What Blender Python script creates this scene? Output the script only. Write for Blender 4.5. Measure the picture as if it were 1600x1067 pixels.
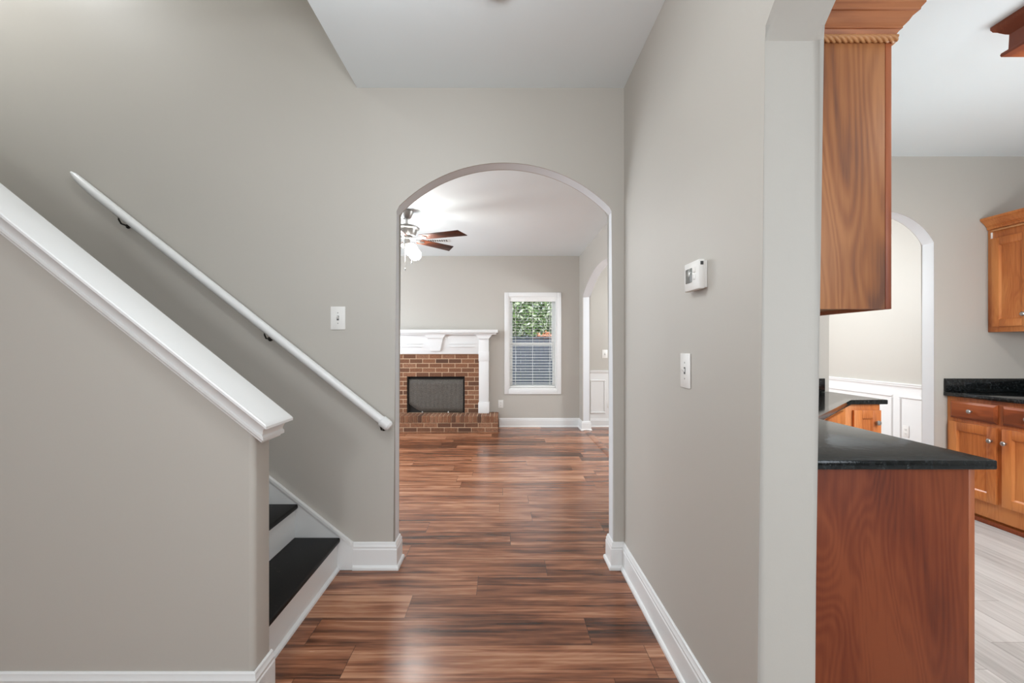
import bpy, bmesh, math, random
from mathutils import Vector, Matrix
random.seed(7)
PI = math.pi
for o in list(bpy.data.objects):
    bpy.data.objects.remove(o)
S = bpy.context.scene
C = S.collection

# ---------------------------------------------------------------- camera
F = 711.0                      # focal length in pixels of the 1600 px frame
CZ = 1.27
cam = bpy.data.cameras.new('camera')
cam.sensor_fit = 'HORIZONTAL'
cam.sensor_width = 36.0
cam.lens = F * 36.0 / 1600.0
cam.shift_x = 14.0 / 1600.0
cam.shift_y = 6.5 / 1600.0
cam.clip_start = 0.02
camo = bpy.data.objects.new('camera', cam)
camo.location = (0, 0, CZ)
camo.rotation_euler = (PI / 2, 0, 0)
C.objects.link(camo)
S.camera = camo

# ---------------------------------------------------------------- view, world, lights
S.view_settings.view_transform = 'Standard'
S.view_settings.look = 'None'
S.view_settings.gamma = 1.0
S.view_settings.use_curve_mapping = False
S.view_settings.exposure = 0.10
S.cycles.use_denoising = True
S.cycles.max_bounces = 10
S.cycles.diffuse_bounces = 6
S.cycles.glossy_bounces = 4
S.cycles.sample_clamp_indirect = 6.0

w = bpy.data.worlds.new('world')
S.world = w
w.use_nodes = True
wn = w.node_tree.nodes
wn.clear()
bg = wn.new('ShaderNodeBackground')
out = wn.new('ShaderNodeOutputWorld')
bg.inputs[0].default_value = (0.80, 0.90, 1.0, 1)
bg.inputs[1].default_value = 1.6
w.node_tree.links.new(bg.outputs[0], out.inputs[0])


def lamp(kind, name, loc, energy, color=(1, 1, 1), rot=(0, 0, 0), size=0.2, size_y=None, spread=None):
    l = bpy.data.lights.new(name, kind)
    l.energy = energy
    l.color = color
    if kind == 'AREA':
        l.shape = 'RECTANGLE'
        l.size = size
        l.size_y = size_y or size
        if spread: l.spread = spread
    elif kind == 'SUN':
        l.angle = size
    else:
        l.shadow_soft_size = size
    o = bpy.data.objects.new(name, l)
    o.location = loc
    o.rotation_euler = rot
    C.objects.link(o)
    return o


NEUT = (0.955, 1.0, 1.035)
COOL = (0.90, 0.99, 1.08)
lamp('SUN', 'sun', (0, -5, 12), 3.4, (1, 0.97, 0.90), (math.radians(48), 0, math.radians(-22)), 0.02)
# hall: flush ceiling lamp above the frame, added foyer fill light and front door daylight behind the camera
lamp('POINT', 'hall_ceiling_lamp', (-0.45, 1.10, 2.30), 22, NEUT, size=0.10)
lamp('POINT', 'foyer_fill_light', (-0.7, -1.0, 1.80), 50, NEUT, size=0.14)
lamp('AREA', 'front_door_daylight', (-0.6, -2.45, 1.45), 26, COOL, (PI / 2, 0, 0), 1.9, 2.1)
# upstairs hall lamp above the stairwell
lamp('POINT', 'upstairs_hall_lamp', (-3.0, 2.1, 4.0), 46, NEUT, size=0.12)
# living room daylight from the windows in its left wall
lamp('AREA', 'living_window_daylight', (-3.15, 5.0, 1.5), 92, COOL, (PI / 2, 0, -PI / 2), 2.6, 1.6)
# unseen light added to brighten the dining room walls
lamp('POINT', 'dining_fill_light', (2.6, 5.3, 1.9), 92, NEUT, size=0.2)
# unseen lights added to brighten the kitchen, the second one behind the camera
lamp('POINT', 'kitchen_fill_light', (2.7, 1.9, 1.50), 40, NEUT, size=0.2)
lamp('AREA', 'kitchen_rear_fill_light', (2.6, -1.9, 1.5), 50, COOL, (PI / 2, 0, 0), 1.8, 1.5)

# ---------------------------------------------------------------- helpers


def lin(r, g, b):
    def f(c):
        c = c / 255.0
        return c / 12.92 if c <= 0.04045 else ((c + 0.055) / 1.055) ** 2.4
    return (f(r), f(g), f(b), 1.0)


class NT:
    def __init__(self, name, rough=0.5, metal=0.0, color=(0.5, 0.5, 0.5, 1)):
        self.m = bpy.data.materials.new(name)
        self.m.use_nodes = True
        self.t = self.m.node_tree
        self.b = self.t.nodes['Principled BSDF']
        self.b.inputs['Roughness'].default_value = rough
        self.b.inputs['Metallic'].default_value = metal
        self.b.inputs['Base Color'].default_value = color

    def n(self, typ, **kw):
        nd = self.t.nodes.new(typ)
        for k, v in kw.items():
            setattr(nd, k, v)
        return nd

    def l(self, a, b):
        self.t.links.new(a, b)

    def val(self, sock, v):
        if isinstance(v, (int, float, tuple, list)):
            sock.default_value = v
        else:
            self.l(v, sock)

    def math(self, op, a, b=None, c=None):
        nd = self.n('ShaderNodeMath', operation=op)
        self.val(nd.inputs[0], a)
        if b is not None: self.val(nd.inputs[1], b)
        if c is not None: self.val(nd.inputs[2], c)
        return nd.outputs[0]

    def coord(self, kind='Object'):
        return self.n('ShaderNodeTexCoord').outputs[kind]

    def mapping(self, vec, scale=(1, 1, 1), loc=(0, 0, 0)):
        nd = self.n('ShaderNodeMapping')
        self.l(vec, nd.inputs[0])
        self.val(nd.inputs['Location'], loc)
        self.val(nd.inputs['Scale'], scale)
        return nd.outputs[0]

    def noise(self, vec, scale, detail=3, rough=0.55, dist=0.0):
        nd = self.n('ShaderNodeTexNoise')
        self.l(vec, nd.inputs['Vector'])
        nd.inputs['Scale'].default_value = scale
        nd.inputs['Detail'].default_value = detail
        nd.inputs['Roughness'].default_value = rough
        nd.inputs['Distortion'].default_value = dist
        return nd.outputs['Fac']

    def ramp(self, fac, stops):
        nd = self.n('ShaderNodeValToRGB')
        self.l(fac, nd.inputs[0])
        e = nd.color_ramp.elements
        while len(e) < len(stops): e.new(0.5)
        for i, (p, c) in enumerate(stops):
            e[i].position = p
            e[i].color = c
        return nd.outputs[0]

    def mix(self, fac, a, b, blend='MIX'):
        nd = self.n('ShaderNodeMix', data_type='RGBA', blend_type=blend)
        self.val(nd.inputs[0], fac)
        self.val(nd.inputs[6], a)
        self.val(nd.inputs[7], b)
        return nd.outputs[2]

    def bump(self, h, strength=0.2, dist=0.01):
        nd = self.n('ShaderNodeBump')
        nd.inputs['Strength'].default_value = strength
        nd.inputs['Distance'].default_value = dist
        self.l(h, nd.inputs['Height'])
        self.l(nd.outputs[0], self.b.inputs['Normal'])

    def col(self, s):
        self.l(s, self.b.inputs['Base Color'])


def mat_paint(name, rgb, rough=0.6, var=0.02, orange_peel=0.06):
    t = NT(name, rough)
    v = t.coord()
    n = t.noise(v, 2.2, 3)
    c = lin(*rgb)
    d = tuple(x * (1 - var) for x in c[:3]) + (1,)
    t.col(t.mix(n, c, d))
    t.bump(t.noise(v, 260, 2), orange_peel, 0.002)
    return t.m


def mat_plain(name, rgb, rough=0.5, metal=0.0, emit=0.0, emit_rgb=(255, 255, 255)):
    t = NT(name, rough, metal, lin(*rgb))
    v = t.coord()
    n = t.noise(v, 30, 2)
    c = lin(*rgb)
    t.col(t.mix(n, c, tuple(x * 0.93 for x in c[:3]) + (1,)))
    if emit:
        t.b.inputs['Emission Color'].default_value = lin(*emit_rgb)
        t.b.inputs['Emission Strength'].default_value = emit
    return t.m


def mat_planks(name, w, length, stops, groove, rough, streak=1.0, along='X', coat=0.0, hue=0.35):
    t = NT(name, rough)
    v = t.coord()
    sep = t.n('ShaderNodeSeparateXYZ')
    t.l(v, sep.inputs[0])
    X, Y = sep.outputs[0], sep.outputs[1]
    if along == 'Y': X, Y = Y, X
    ry = t.math('DIVIDE', Y, w)
    row = t.math('FLOOR', ry)
    wn1 = t.n('ShaderNodeTexWhiteNoise', noise_dimensions='1D')
    t.l(row, wn1.inputs['W'])
    rx = t.math('ADD', t.math('DIVIDE', X, length), wn1.outputs['Value'])
    colm = t.math('FLOOR', rx)
    cmb = t.n('ShaderNodeCombineXYZ')
    t.l(row, cmb.inputs[0]); t.l(colm, cmb.inputs[1])
    wn2 = t.n('ShaderNodeTexWhiteNoise', noise_dimensions='3D')
    t.l(cmb.outputs[0], wn2.inputs['Vector'])
    pid = wn2.outputs['Value']
    # streaky grain running along the plank, shifted per plank
    g = t.n('ShaderNodeCombineXYZ')
    t.l(t.math('ADD', X, t.math('MULTIPLY', pid, 37.0)), g.inputs[0])
    t.l(Y, g.inputs[1])
    t.l(t.math('MULTIPLY', pid, 11.0), g.inputs[2])
    g1 = t.noise(t.mapping(g.outputs[0], (0.9, 17.0, 1)), 1.0, 5, 0.62, 0.35)
    g2 = t.noise(t.mapping(g.outputs[0], (2.6, 60.0, 1)), 1.0, 4, 0.6, 0.2)
    g3 = t.noise(t.mapping(g.outputs[0], (2.2, 9.0, 1)), 1.0, 3, 0.5, 1.2)
    f = t.math('ADD', t.math('MULTIPLY', g1, 0.44), t.math('ADD', t.math('MULTIPLY', g2, 0.34), t.math('MULTIPLY', g3, 0.22)))
    f = t.math('ADD', f, t.math('MULTIPLY', t.math('SUBTRACT', pid, 0.5), 0.15))
    f = t.math('ADD', t.math('MULTIPLY', t.math('SUBTRACT', f, 0.5), streak), 0.5)
    c = t.ramp(f, stops)
    # joints
    fy = t.math('ABSOLUTE', t.math('SUBTRACT', t.math('FRACT', ry), 0.5))
    fx = t.math('ABSOLUTE', t.math('SUBTRACT', t.math('FRACT', rx), 0.5))
    gy = t.math('GREATER_THAN', fy, 0.5 - 0.0012 / w)
    gx = t.math('GREATER_THAN', fx, 0.5 - 0.0012 / length)
    gr = t.math('MAXIMUM', gy, gx)
    c2 = t.mix(t.math('MULTIPLY', gr, 0.75), c, groove)
    t.col(c2)
    h = t.math('SUBTRACT', t.math('MULTIPLY', g2, 0.3), gr)
    t.bump(h, 0.10, 0.002)
    rr = t.math('ADD', t.math('MULTIPLY', g1, 0.14), rough - 0.07)
    t.l(rr, t.b.inputs['Roughness'])
    return t.m


def mat_wood(name, light, mid, dark, rough=0.32, scale=1.0, along='Z', figure=6.0, spec=0.32):
    """stained veneer: long grain, cathedral figure and cloudy darker stain."""
    t = NT(name, rough)
    v = t.coord()
    if along == 'Z': sc = (4.6, 4.6, 1.25)
    elif along == 'X': sc = (1.25, 4.6, 4.6)
    else: sc = (4.6, 1.25, 4.6)
    sc = tuple(q * scale for q in sc)
    m = t.mapping(v, sc)
    cloud = t.noise(t.mapping(v, sc, (3.1, 1.7, 5.3)), 0.85, 3, 0.5, 0.6)
    rings = t.n('ShaderNodeMath', operation='SINE')
    t.l(t.math('MULTIPLY', t.noise(m, 0.62, 2, 0.40, 0.9), 210.0), rings.inputs[0])
    fine = t.noise(t.mapping(v, tuple(q * 30 if q > 2 * scale else q * 5 for q in sc)), 1.0, 3, 0.6)
    f = t.math('ADD', t.math('MULTIPLY', t.math('SUBTRACT', cloud, 0.5), 1.15), 0.5)
    f = t.math('ADD', f, t.math('MULTIPLY', rings.outputs[0], 0.005 * figure))
    f = t.math('ADD', f, t.math('MULTIPLY', t.math('SUBTRACT', fine, 0.5), 0.24))
    t.col(t.ramp(f, [(0.30, lin(*dark)), (0.47, lin(*mid)), (0.64, lin(*light))]))
    t.bump(fine, 0.05, 0.001)
    t.b.inputs['Specular IOR Level'].default_value = spec
    return t.m


def mat_granite(name):
    t = NT(name, 0.11)
    t.b.inputs['IOR'].default_value = 1.45
    t.b.inputs['Specular IOR Level'].default_value = 0.42
    v = t.coord()
    n1 = t.noise(v, 55, 4, 0.7)
    vo = t.n('ShaderNodeTexVoronoi')
    t.l(v, vo.inputs['Vector'])
    vo.inputs['Scale'].default_value = 60
    a = t.ramp(n1, [(0.42, (0.004, 0.005, 0.005, 1)), (0.60, (0.014, 0.016, 0.017, 1)), (0.74, (0.06, 0.07, 0.07, 1))])
    b = t.ramp(vo.outputs['Distance'], [(0.0, (0.4, 0.42, 0.42, 1)), (0.12, (0.0, 0.0, 0.0, 1))])
    t.col(t.mix(0.35, a, b, 'ADD'))
    t.bump(t.noise(v, 26, 4), 0.22, 0.003)
    return t.m


def mat_brick(name):
    t = NT(name, 0.85)
    v = t.coord()
    gi = t.n('ShaderNodeNewGeometry')
    r = gi.outputs['Random Per Island']
    c = t.ramp(r, [(0.0, lin(66, 48, 36)), (0.10, lin(104, 70, 49)), (0.5, lin(134, 90, 62)), (0.85, lin(150, 102, 72)), (1.0, lin(160, 116, 88))])
    n = t.noise(v, 70, 4, 0.7)
    t.col(t.mix(t.ramp(n, [(0.4, (0, 0, 0, 1)), (0.72, (1, 1, 1, 1))]), c, lin(88, 56, 42)))
    t.bump(t.noise(v, 120, 3), 0.4, 0.004)
    return t.m


def mat_screen(name):
    t = NT(name, 0.75, 0.0)
    v = t.coord()
    ch = t.n('ShaderNodeTexBrick')
    t.l(t.mapping(v, (1, 1, 1)), ch.inputs['Vector'])
    sep = t.n('ShaderNodeSeparateXYZ'); t.l(v, sep.inputs[0])
    cmb = t.n('ShaderNodeCombineXYZ'); t.l(sep.outputs[0], cmb.inputs[0]); t.l(sep.outputs[2], cmb.inputs[1])
    t.l(cmb.outputs[0], ch.inputs['Vector'])
    ch.inputs['Scale'].default_value = 30
    ch.inputs['Color1'].default_value = lin(132, 124, 115)
    ch.inputs['Color2'].default_value = lin(106, 99, 91)
    ch.inputs['Mortar'].default_value = lin(58, 54, 50)
    ch.inputs['Mortar Size'].default_value = 0.06
    t.col(ch.outputs['Color'])
    return t.m


def mat_leaf(name, stops):
    t = NT(name, 0.55)
    gi = t.n('ShaderNodeNewGeometry')
    t.col(t.ramp(gi.outputs['Random Per Island'], stops))
    t.b.inputs['Subsurface Weight'].default_value = 0.0
    return t.m


def mat_glass(name):
    t = NT(name, 0.0)
    t.t.nodes.remove(t.b)
    o = [n for n in t.t.nodes if n.type == 'OUTPUT_MATERIAL'][0]
    tr = t.n('ShaderNodeBsdfTransparent')
    gl = t.n('ShaderNodeBsdfGlossy')
    gl.inputs['Roughness'].default_value = 0.02
    fr = t.n('ShaderNodeFresnel')
    fr.inputs['IOR'].default_value = 1.45
    mx = t.n('ShaderNodeMixShader')
    t.l(t.math('MULTIPLY', fr.outputs[0], 0.6), mx.inputs[0])
    t.l(tr.outputs[0], mx.inputs[1]); t.l(gl.outputs[0], mx.inputs[2])
    t.l(mx.outputs[0], o.inputs[0])
    return t.m


M = {}
M['wall'] = mat_paint('greige_wall_paint', (188, 183, 175), 0.5)
M['ceiling'] = mat_paint('white_ceiling_paint', (234, 241, 243), 0.85)
M['reveal'] = mat_paint('pale_arch_reveal', (222, 224, 226), 0.5)  # arch reveals paler and cooler than the wall colour
M['trim'] = mat_paint('white_gloss_trim', (231, 231, 230), 0.32, 0.01, 0.02)
M['plastic'] = mat_plain('white_plastic', (235, 233, 229), 0.4)
M['dark_plastic'] = mat_plain('dark_grey_plastic', (70, 70, 70), 0.5)
M['lcd'] = mat_plain('grey_screen', (98, 99, 94), 0.25)
M['tread'] = None
M['floor'] = mat_planks('walnut_laminate', 0.193, 1.22,
                        [(0.24, lin(48, 27, 18)), (0.38, lin(100, 60, 40)), (0.52, lin(146, 92, 64)), (0.70, lin(192, 140, 108))],
                        lin(38, 20, 14), 0.25, 1.75)
M['vinyl'] = mat_planks('pale_grey_vinyl', 0.19, 1.2,
                        [(0.25, lin(146, 145, 143)), (0.5, lin(184, 184, 182)), (0.75, lin(206, 206, 204))],
                        lin(110, 107, 103), 0.35, 1.3, along='Y')
M['cab'] = mat_wood('amber_cabinet_wood', (206, 134, 76), (186, 110, 58), (146, 78, 40))
M['cab_upper'] = mat_wood('maple_cabinet_wood', (174, 117, 74), (151, 96, 61), (112, 74, 57), 0.45, 0.9, figure=13)
M['crown'] = mat_wood('maple_crown_wood', (178, 114, 74), (152, 93, 62), (104, 63, 46), 0.42, 0.9, along='Y', figure=9)
M['cab_red'] = mat_wood('reddish_panel_wood', (133, 68, 40), (115, 54, 32), (88, 41, 27), 0.5, 1.0, figure=9, spec=0.18)
M['cab_edge'] = mat_wood('reddish_edge_wood', (170, 98, 62), (156, 86, 54), (128, 66, 44), 0.4, 1.0)
M['rope'] = mat_plain('golden_rope_wood', (196, 140, 92), 0.4)
M['granite'] = mat_granite('black_granite')
M['nickel'] = mat_plain('satin_nickel', (176, 174, 171), 0.36, 1.0)
M['dark_metal'] = mat_plain('dark_bronze_metal', (60, 56, 52), 0.4, 0.8)
M['blade'] = mat_wood('walnut_blade', (88, 48, 32), (66, 34, 22), (46, 23, 15), 0.45, 3.0, along='X')
M['brick'] = mat_brick('brown_brick')
M['mortar'] = mat_plain('sand_mortar', (196, 166, 138), 0.9)
M['firebox_dark'] = mat_plain('dark_firebox_lining', (38, 35, 33), 0.95)  # flat dark tone for the inside of the firebox
M['screen'] = mat_screen('fire_screen_mesh')
M['lamp_glass'] = mat_plain('lit_frosted_glass', (255, 250, 240), 0.4, 0, 60.0, (250, 250, 246))
M['diffuser'] = mat_plain('lit_diffuser', (250, 250, 250), 0.6, 0, 16.0, (255, 250, 242))
M['glass'] = mat_glass('window_glass')
M['vinyl_frame'] = mat_plain('white_window_frame', (240, 240, 238), 0.4)
M['blind'] = mat_plain('white_blind_slat', (240, 239, 236), 0.5)
M['fence'] = mat_plain('slate_fence_board', (82, 87, 100), 0.8)
M['bark'] = mat_plain('tree_bark', (92, 78, 64), 0.9)
M['leaf'] = mat_leaf('green_leaves', [(0.0, lin(62, 86, 48)), (0.3, lin(104, 138, 76)), (0.55, lin(150, 172, 118)), (0.75, lin(190, 200, 172)), (1.0, lin(232, 236, 226))])
M['leaf_orange'] = mat_leaf('orange_leaves', [(0.0, lin(150, 90, 60)), (0.5, lin(205, 130, 90)), (1.0, lin(225, 175, 140))])
M['lawn'] = mat_paint('lawn_green', (96, 120, 66), 0.9, 0.4)


def tread_mat():
    t = NT('black_painted_tread', 0.5, 0, lin(22, 20, 19))
    t.b.inputs['Specular IOR Level'].default_value = 0.25
    v = t.coord()
    n = t.noise(v, 55, 2, 0.5)
    t.col(t.ramp(n, [(0.71, lin(17, 15, 15)), (0.78, lin(64, 58, 55))]))
    t.bump(t.noise(v, 180, 2), 0.15, 0.002)
    return t.m


M['tread'] = tread_mat()


class MB:
    """collects shapes for one mesh object"""

    def __init__(self):
        self.bm = bmesh.new()

    def box(self, x0, x1, y0, y1, z0, z1, bev=0.0, mat=0, seg=2):
        b = self.bm
        vs = [b.verts.new((x, y, z)) for z in (z0, z1) for y in (y0, y1) for x in (x0, x1)]
        idx = [(0, 2, 3, 1), (4, 5, 7, 6), (0, 1, 5, 4), (2, 6, 7, 3), (0, 4, 6, 2), (1, 3, 7, 5)]
        fs = [b.faces.new([vs[i] for i in f]) for f in idx]
        for f in fs: f.material_index = mat
        if bev > 0:
            es = {e for f in fs for e in f.edges}
            r = bmesh.ops.bevel(b, geom=list(es), offset=bev, segments=seg, affect='EDGES', profile=0.5)
            for f in r['faces']: f.material_index = mat
        return self

    def prism(self, pts, a0, a1, axis='Y', mat=0, bev=0.0):
        """extrude 2-D polygon pts; axis Y: pts are (x,z); axis X: pts are (y,z); axis Z: pts are (x,y)"""
        b = self.bm

        def P(p, a):
            if axis == 'Y': return (p[0], a, p[1])
            if axis == 'X': return (a, p[0], p[1])
            return (p[0], p[1], a)
        A = [b.verts.new(P(p, a0)) for p in pts]
        B = [b.verts.new(P(p, a1)) for p in pts]
        fs = [b.faces.new(A), b.faces.new(list(reversed(B)))]
        n = len(pts)
        for i in range(n):
            fs.append(b.faces.new((A[i], B[i], B[(i + 1) % n], A[(i + 1) % n])))
        for f in fs: f.material_index = mat
        if bev:
            es = {e for f in fs for e in f.edges}
            bmesh.ops.bevel(b, geom=list(es), offset=bev, segments=2, affect='EDGES', profile=0.5)
        return fs

    def lathe(self, prof, c=(0, 0, 0), axis=Vector((0, 0, 1)), n=24, cap=True):
        """prof: list of (radius, height)"""
        b = self.bm
        axis = Vector(axis).normalized()
        q = Vector((0, 0, 1)).rotation_difference(axis)
        c = Vector(c)
        rings = []
        for r, h in prof:
            if r < 1e-6:
                rings.append([b.verts.new(c + q @ Vector((0, 0, h)))])
            else:
                rings.append([b.verts.new(c + q @ Vector((r * math.cos(2 * PI * i / n), r * math.sin(2 * PI * i / n), h))) for i in range(n)])
        for A, B in zip(rings, rings[1:]):
            for i in range(n):
                j = (i + 1) % n
                if len(A) == 1 and len(B) == 1: continue
                if len(A) == 1: b.faces.new((A[0], B[j], B[i]))
                elif len(B) == 1: b.faces.new((A[i], A[j], B[0]))
                else: b.faces.new((A[i], A[j], B[j], B[i]))
        if cap:
            for R, rev in ((rings[0], True), (rings[-1], False)):
                if len(R) > 2: b.faces.new(list(reversed(R)) if rev else R)
        return self

    def tube(self, pts, rad, n=12):
        """round tube through points; rad number or list"""
        b = self.bm
        pts = [Vector(p) for p in pts]
        rads = rad if isinstance(rad, (list, tuple)) else [rad] * len(pts)
        rings = []
        up = Vector((0, 0, 1))
        for i, p in enumerate(pts):
            d = (pts[min(i + 1, len(pts) - 1)] - pts[max(i - 1, 0)]).normalized()
            if abs(d.dot(up)) > 0.98: u = d.cross(Vector((1, 0, 0))).normalized()
            else: u = d.cross(up).normalized()
            v = d.cross(u).normalized()
            rings.append([b.verts.new(p + (u * math.cos(2 * PI * k / n) + v * math.sin(2 * PI * k / n)) * rads[i]) for k in range(n)])
        for A, B in zip(rings, rings[1:]):
            for k in range(n):
                b.faces.new((A[k], A[(k + 1) % n], B[(k + 1) % n], B[k]))
        b.faces.new(list(reversed(rings[0])))
        b.faces.new(rings[-1])
        return self

    def sweep(self, path, prof, z=0.0, closed_prof=True):
        """profile (out, up) swept along a horizontal 2-D path; 'out' is to the right of the direction of travel; mitred corners"""
        b = self.bm
        path = [Vector(p) for p in path]
        n = len(path)
        offs = []
        for i in range(n):
            ds = []
            if i > 0: ds.append((path[i] - path[i - 1]).normalized())
            if i < n - 1: ds.append((path[i + 1] - path[i]).normalized())
            ns = [Vector((d.y, -d.x)) for d in ds]
            if len(ns) == 1: offs.append(ns[0])
            else:
                s = ns[0] + ns[1]
                offs.append(s / (1 + ns[0].dot(ns[1])))
        rings = [[b.verts.new((p.x + o.x * u, p.y + o.y * u, z + v)) for (u, v) in prof] for p, o in zip(path, offs)]
        m = len(prof)
        for A, B in zip(rings, rings[1:]):
            for k in range(m if closed_prof else m - 1):
                b.faces.new((A[k], A[(k + 1) % m], B[(k + 1) % m], B[k]))
        b.faces.new(list(reversed(rings[0])))
        b.faces.new(rings[-1])
        return self

    def rope(self, p0, p1, r, pitch, lobes=2, n=14):
        """twisted rope moulding between two points"""
        b = self.bm
        p0, p1 = Vector(p0), Vector(p1)
        d = (p1 - p0); L = d.length; d.normalize()
        u = d.cross(Vector((0, 0, 1))).normalized(); v = d.cross(u)
        steps = max(8, int(L / pitch * 10))
        prev = None
        for s in range(steps + 1):
            a = s / steps * L
            tw = a / pitch * 2 * PI / lobes
            ring = []
            for k in range(n):
                th = 2 * PI * k / n
                rr = r * (0.52 + 0.48 * abs(math.cos((th - tw) * lobes / 2)) ** 0.6)
                ring.append(b.verts.new(p0 + d * a + u * (rr * math.cos(th)) + v * (rr * math.sin(th))))
            if prev:
                for k in range(n):
                    b.faces.new((prev[k], prev[(k + 1) % n], ring[(k + 1) % n], ring[k]))
            else: b.faces.new(list(reversed(ring)))
            prev = ring
        b.faces.new(prev)
        return self

    def xf(self, mtx):
        bmesh.ops.transform(self.bm, matrix=mtx, verts=self.bm.verts)
        return self

    def build(self, name, mats, parent=None, loc=None, smooth=True, angle=32):
        b = self.bm
        bmesh.ops.recalc_face_normals(b, faces=b.faces)
        me = bpy.data.meshes.new(name)
        b.to_mesh(me); b.free()
        if not isinstance(mats, (list, tuple)): mats = [mats]
        for m in mats: me.materials.append(m)
        if smooth:
            for p in me.polygons: p.use_smooth = True
            me.set_sharp_from_angle(angle=math.radians(angle))
        o = bpy.data.objects.new(name, me)
        C.objects.link(o)
        if parent: o.parent = parent
        if loc: o.location = loc
        return o


def thing(name, label, cat, loc=(0, 0, 0), rz=0.0, group=None):
    o = bpy.data.objects.new(name, None)
    o.empty_display_size = 0.1
    C.objects.link(o)
    o.location = loc
    o.rotation_euler = (0, 0, rz)
    return tag(o, label, cat, group)


def tag(o, label, cat, group=None):
    o['label'] = label
    o['category'] = cat
    if group: o['group'] = group
    return o


def struct(o, label=None):
    o['kind'] = 'structure'
    if label: o['label'] = label
    return o


def arch_pts(c, hs, spring, rise, n=40):
    """points of a segmental arch from right spring to left spring"""
    R = (hs * hs + rise * rise) / (2 * rise)
    zc = spring + rise - R
    a = math.asin(min(1, hs / R))
    return [(c + R * math.sin(a - 2 * a * i / n), zc + R * math.cos(a - 2 * a * i / n)) for i in range(n + 1)]


def arch_wall(name, u0, u1, z1, c, hs, spring, rise, a0, a1, axis, bevel=0.012, label=None, reveal=None, steps=None):
    """wall with an arched opening; outline in (u,z), extruded a0..a1; optional stepped top 'steps' = list of (u,z) from u1 to u0"""
    top = steps or [(u1, z1), (u0, z1)]
    ap = arch_pts(c, hs, spring, rise)
    pts = [(u0, 0), (c - hs, 0)] + list(reversed(ap)) + [(c + hs, 0), (u1, 0)] + top
    mb = MB()
    fs = mb.prism(pts, a0, a1, axis)
    n0 = 1
    n_arch = len(ap) + 1
    for i in range(n_arch):
        fs[2 + n0 + i].material_index = 1 if reveal else 0
    if bevel:
        es = set()
        for i in range(n_arch):
            f = fs[2 + n0 + i]
            big = [fs[0], fs[1]]
            for e in f.edges:
                if any(b in e.link_faces for b in big): es.add(e)
        bmesh.ops.bevel(mb.bm, geom=list(es), offset=bevel, segments=3, affect='EDGES', profile=0.5)
    o = mb.build(name, [M['wall'], M['reveal']], angle=25)
    return struct(o, label)


# ---------------------------------------------------------------- the room shell
YA, YB = 2.595, 2.708          # arch wall of the hall
XR, XK = 0.69, 0.845           # right wall of the hall / kitchen side
YE = 1.22                      # end of the right wall (jamb of the kitchen arch)
HC = 2.74                      # hall and kitchen ceiling
LC = 2.67                      # living room ceiling
YL = 7.11                      # living room back wall
XL = 1.19                      # living room right wall
XW = 4.10                      # outer wall of kitchen and dining room
KB0, KB1 = 3.537, 3.646        # kitchen back wall

# floors
mb = MB(); mb.box(-4.2, 0.80, -2.7, YA + 0.05, -0.12, 0.0)
mb.box(-4.2, XL + 0.05, YA + 0.05, 7.2, -0.12, 0.0)
struct(mb.build('floor', M['floor'], smooth=False), 'red-brown wood plank floor of hall and living room')
mb = MB(); mb.box(XL + 0.05, XW + 0.1, 3.60, 7.2, -0.12, 0.0)
struct(mb.build('floor_dining', M['floor'], smooth=False))
mb = MB(); mb.box(0.80, XW + 0.1, -2.7, YA + 0.05, -0.12, 0.0)
mb.box(XL + 0.05, XW + 0.1, YA + 0.05, 3.60, -0.12, 0.0)
struct(mb.build('floor_kitchen', M['vinyl'], smooth=False), 'pale grey wood-look kitchen floor')

# ceilings
mb = MB()
mb.prism([(-4.2, -2.7), (0.767, -2.7), (0.767, YA + 0.05), (-0.833, YA + 0.05), (-0.833, 1.563), (-4.2, 1.563)], HC, HC + 0.30, 'Z')
struct(mb.build('ceiling', M['ceiling'], smooth=False), 'white flat hall ceiling cut away over the stairs')
mb = MB(); mb.box(0.767, XW + 0.1, -2.7, KB0 + 0.05, HC, HC + 0.1)
struct(mb.build('ceiling_kitchen', M['ceiling'], smooth=False))
mb = MB(); mb.box(-4.2, XL + 0.06, YA + 0.06, 7.2, LC, LC + 0.1)
struct(mb.build('ceiling_living', M['ceiling'], smooth=False))
mb = MB(); mb.box(XL + 0.06, XW + 0.1, KB0 + 0.06, 7.2, LC, LC + 0.1)
struct(mb.build('ceiling_dining', M['ceiling'], smooth=False))
mb = MB(); mb.box(-4.3, -0.7, 1.4, 2.8, 5.2, 5.3)
struct(mb.build('ceiling_stairwell', M['ceiling'], smooth=False))

# walls
arch_wall('wall_arch', -4.2, XL + 0.115, HC + 0.02, 0.0055, 0.6225, 2.042, 0.272, YA, YB, 'Y', 0.010,
          'greige hall wall with an arched opening to the living room', True,
          steps=[(XL + 0.115, HC + 0.02), (-0.80, HC + 0.02), (-0.80, 5.25), (-4.2, 5.25)])
arch_wall('wall_right', -2.7, YA + 0.02, HC + 0.02, 0.585, 0.635, 2.087, 0.27, XR, XK, 'X', 0.022,
          'greige right hall wall ending at the kitchen arch')
arch_wall('wall_living_right', YB - 0.02, YL, LC + 0.02, 5.52, 1.30, 1.995, 0.29, XL, XL + 0.115, 'X', 0.012,
          'greige living room side wall with a wide arch to the dining room', True)
arch_wall('wall_kitchen_back', XL + 0.02, XW + 0.05, HC + 0.02, 2.943, 0.41, 2.073, 0.245, KB0, KB1, 'Y', 0.004,
          'greige kitchen wall with a narrow arch to the dining room', True)
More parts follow.
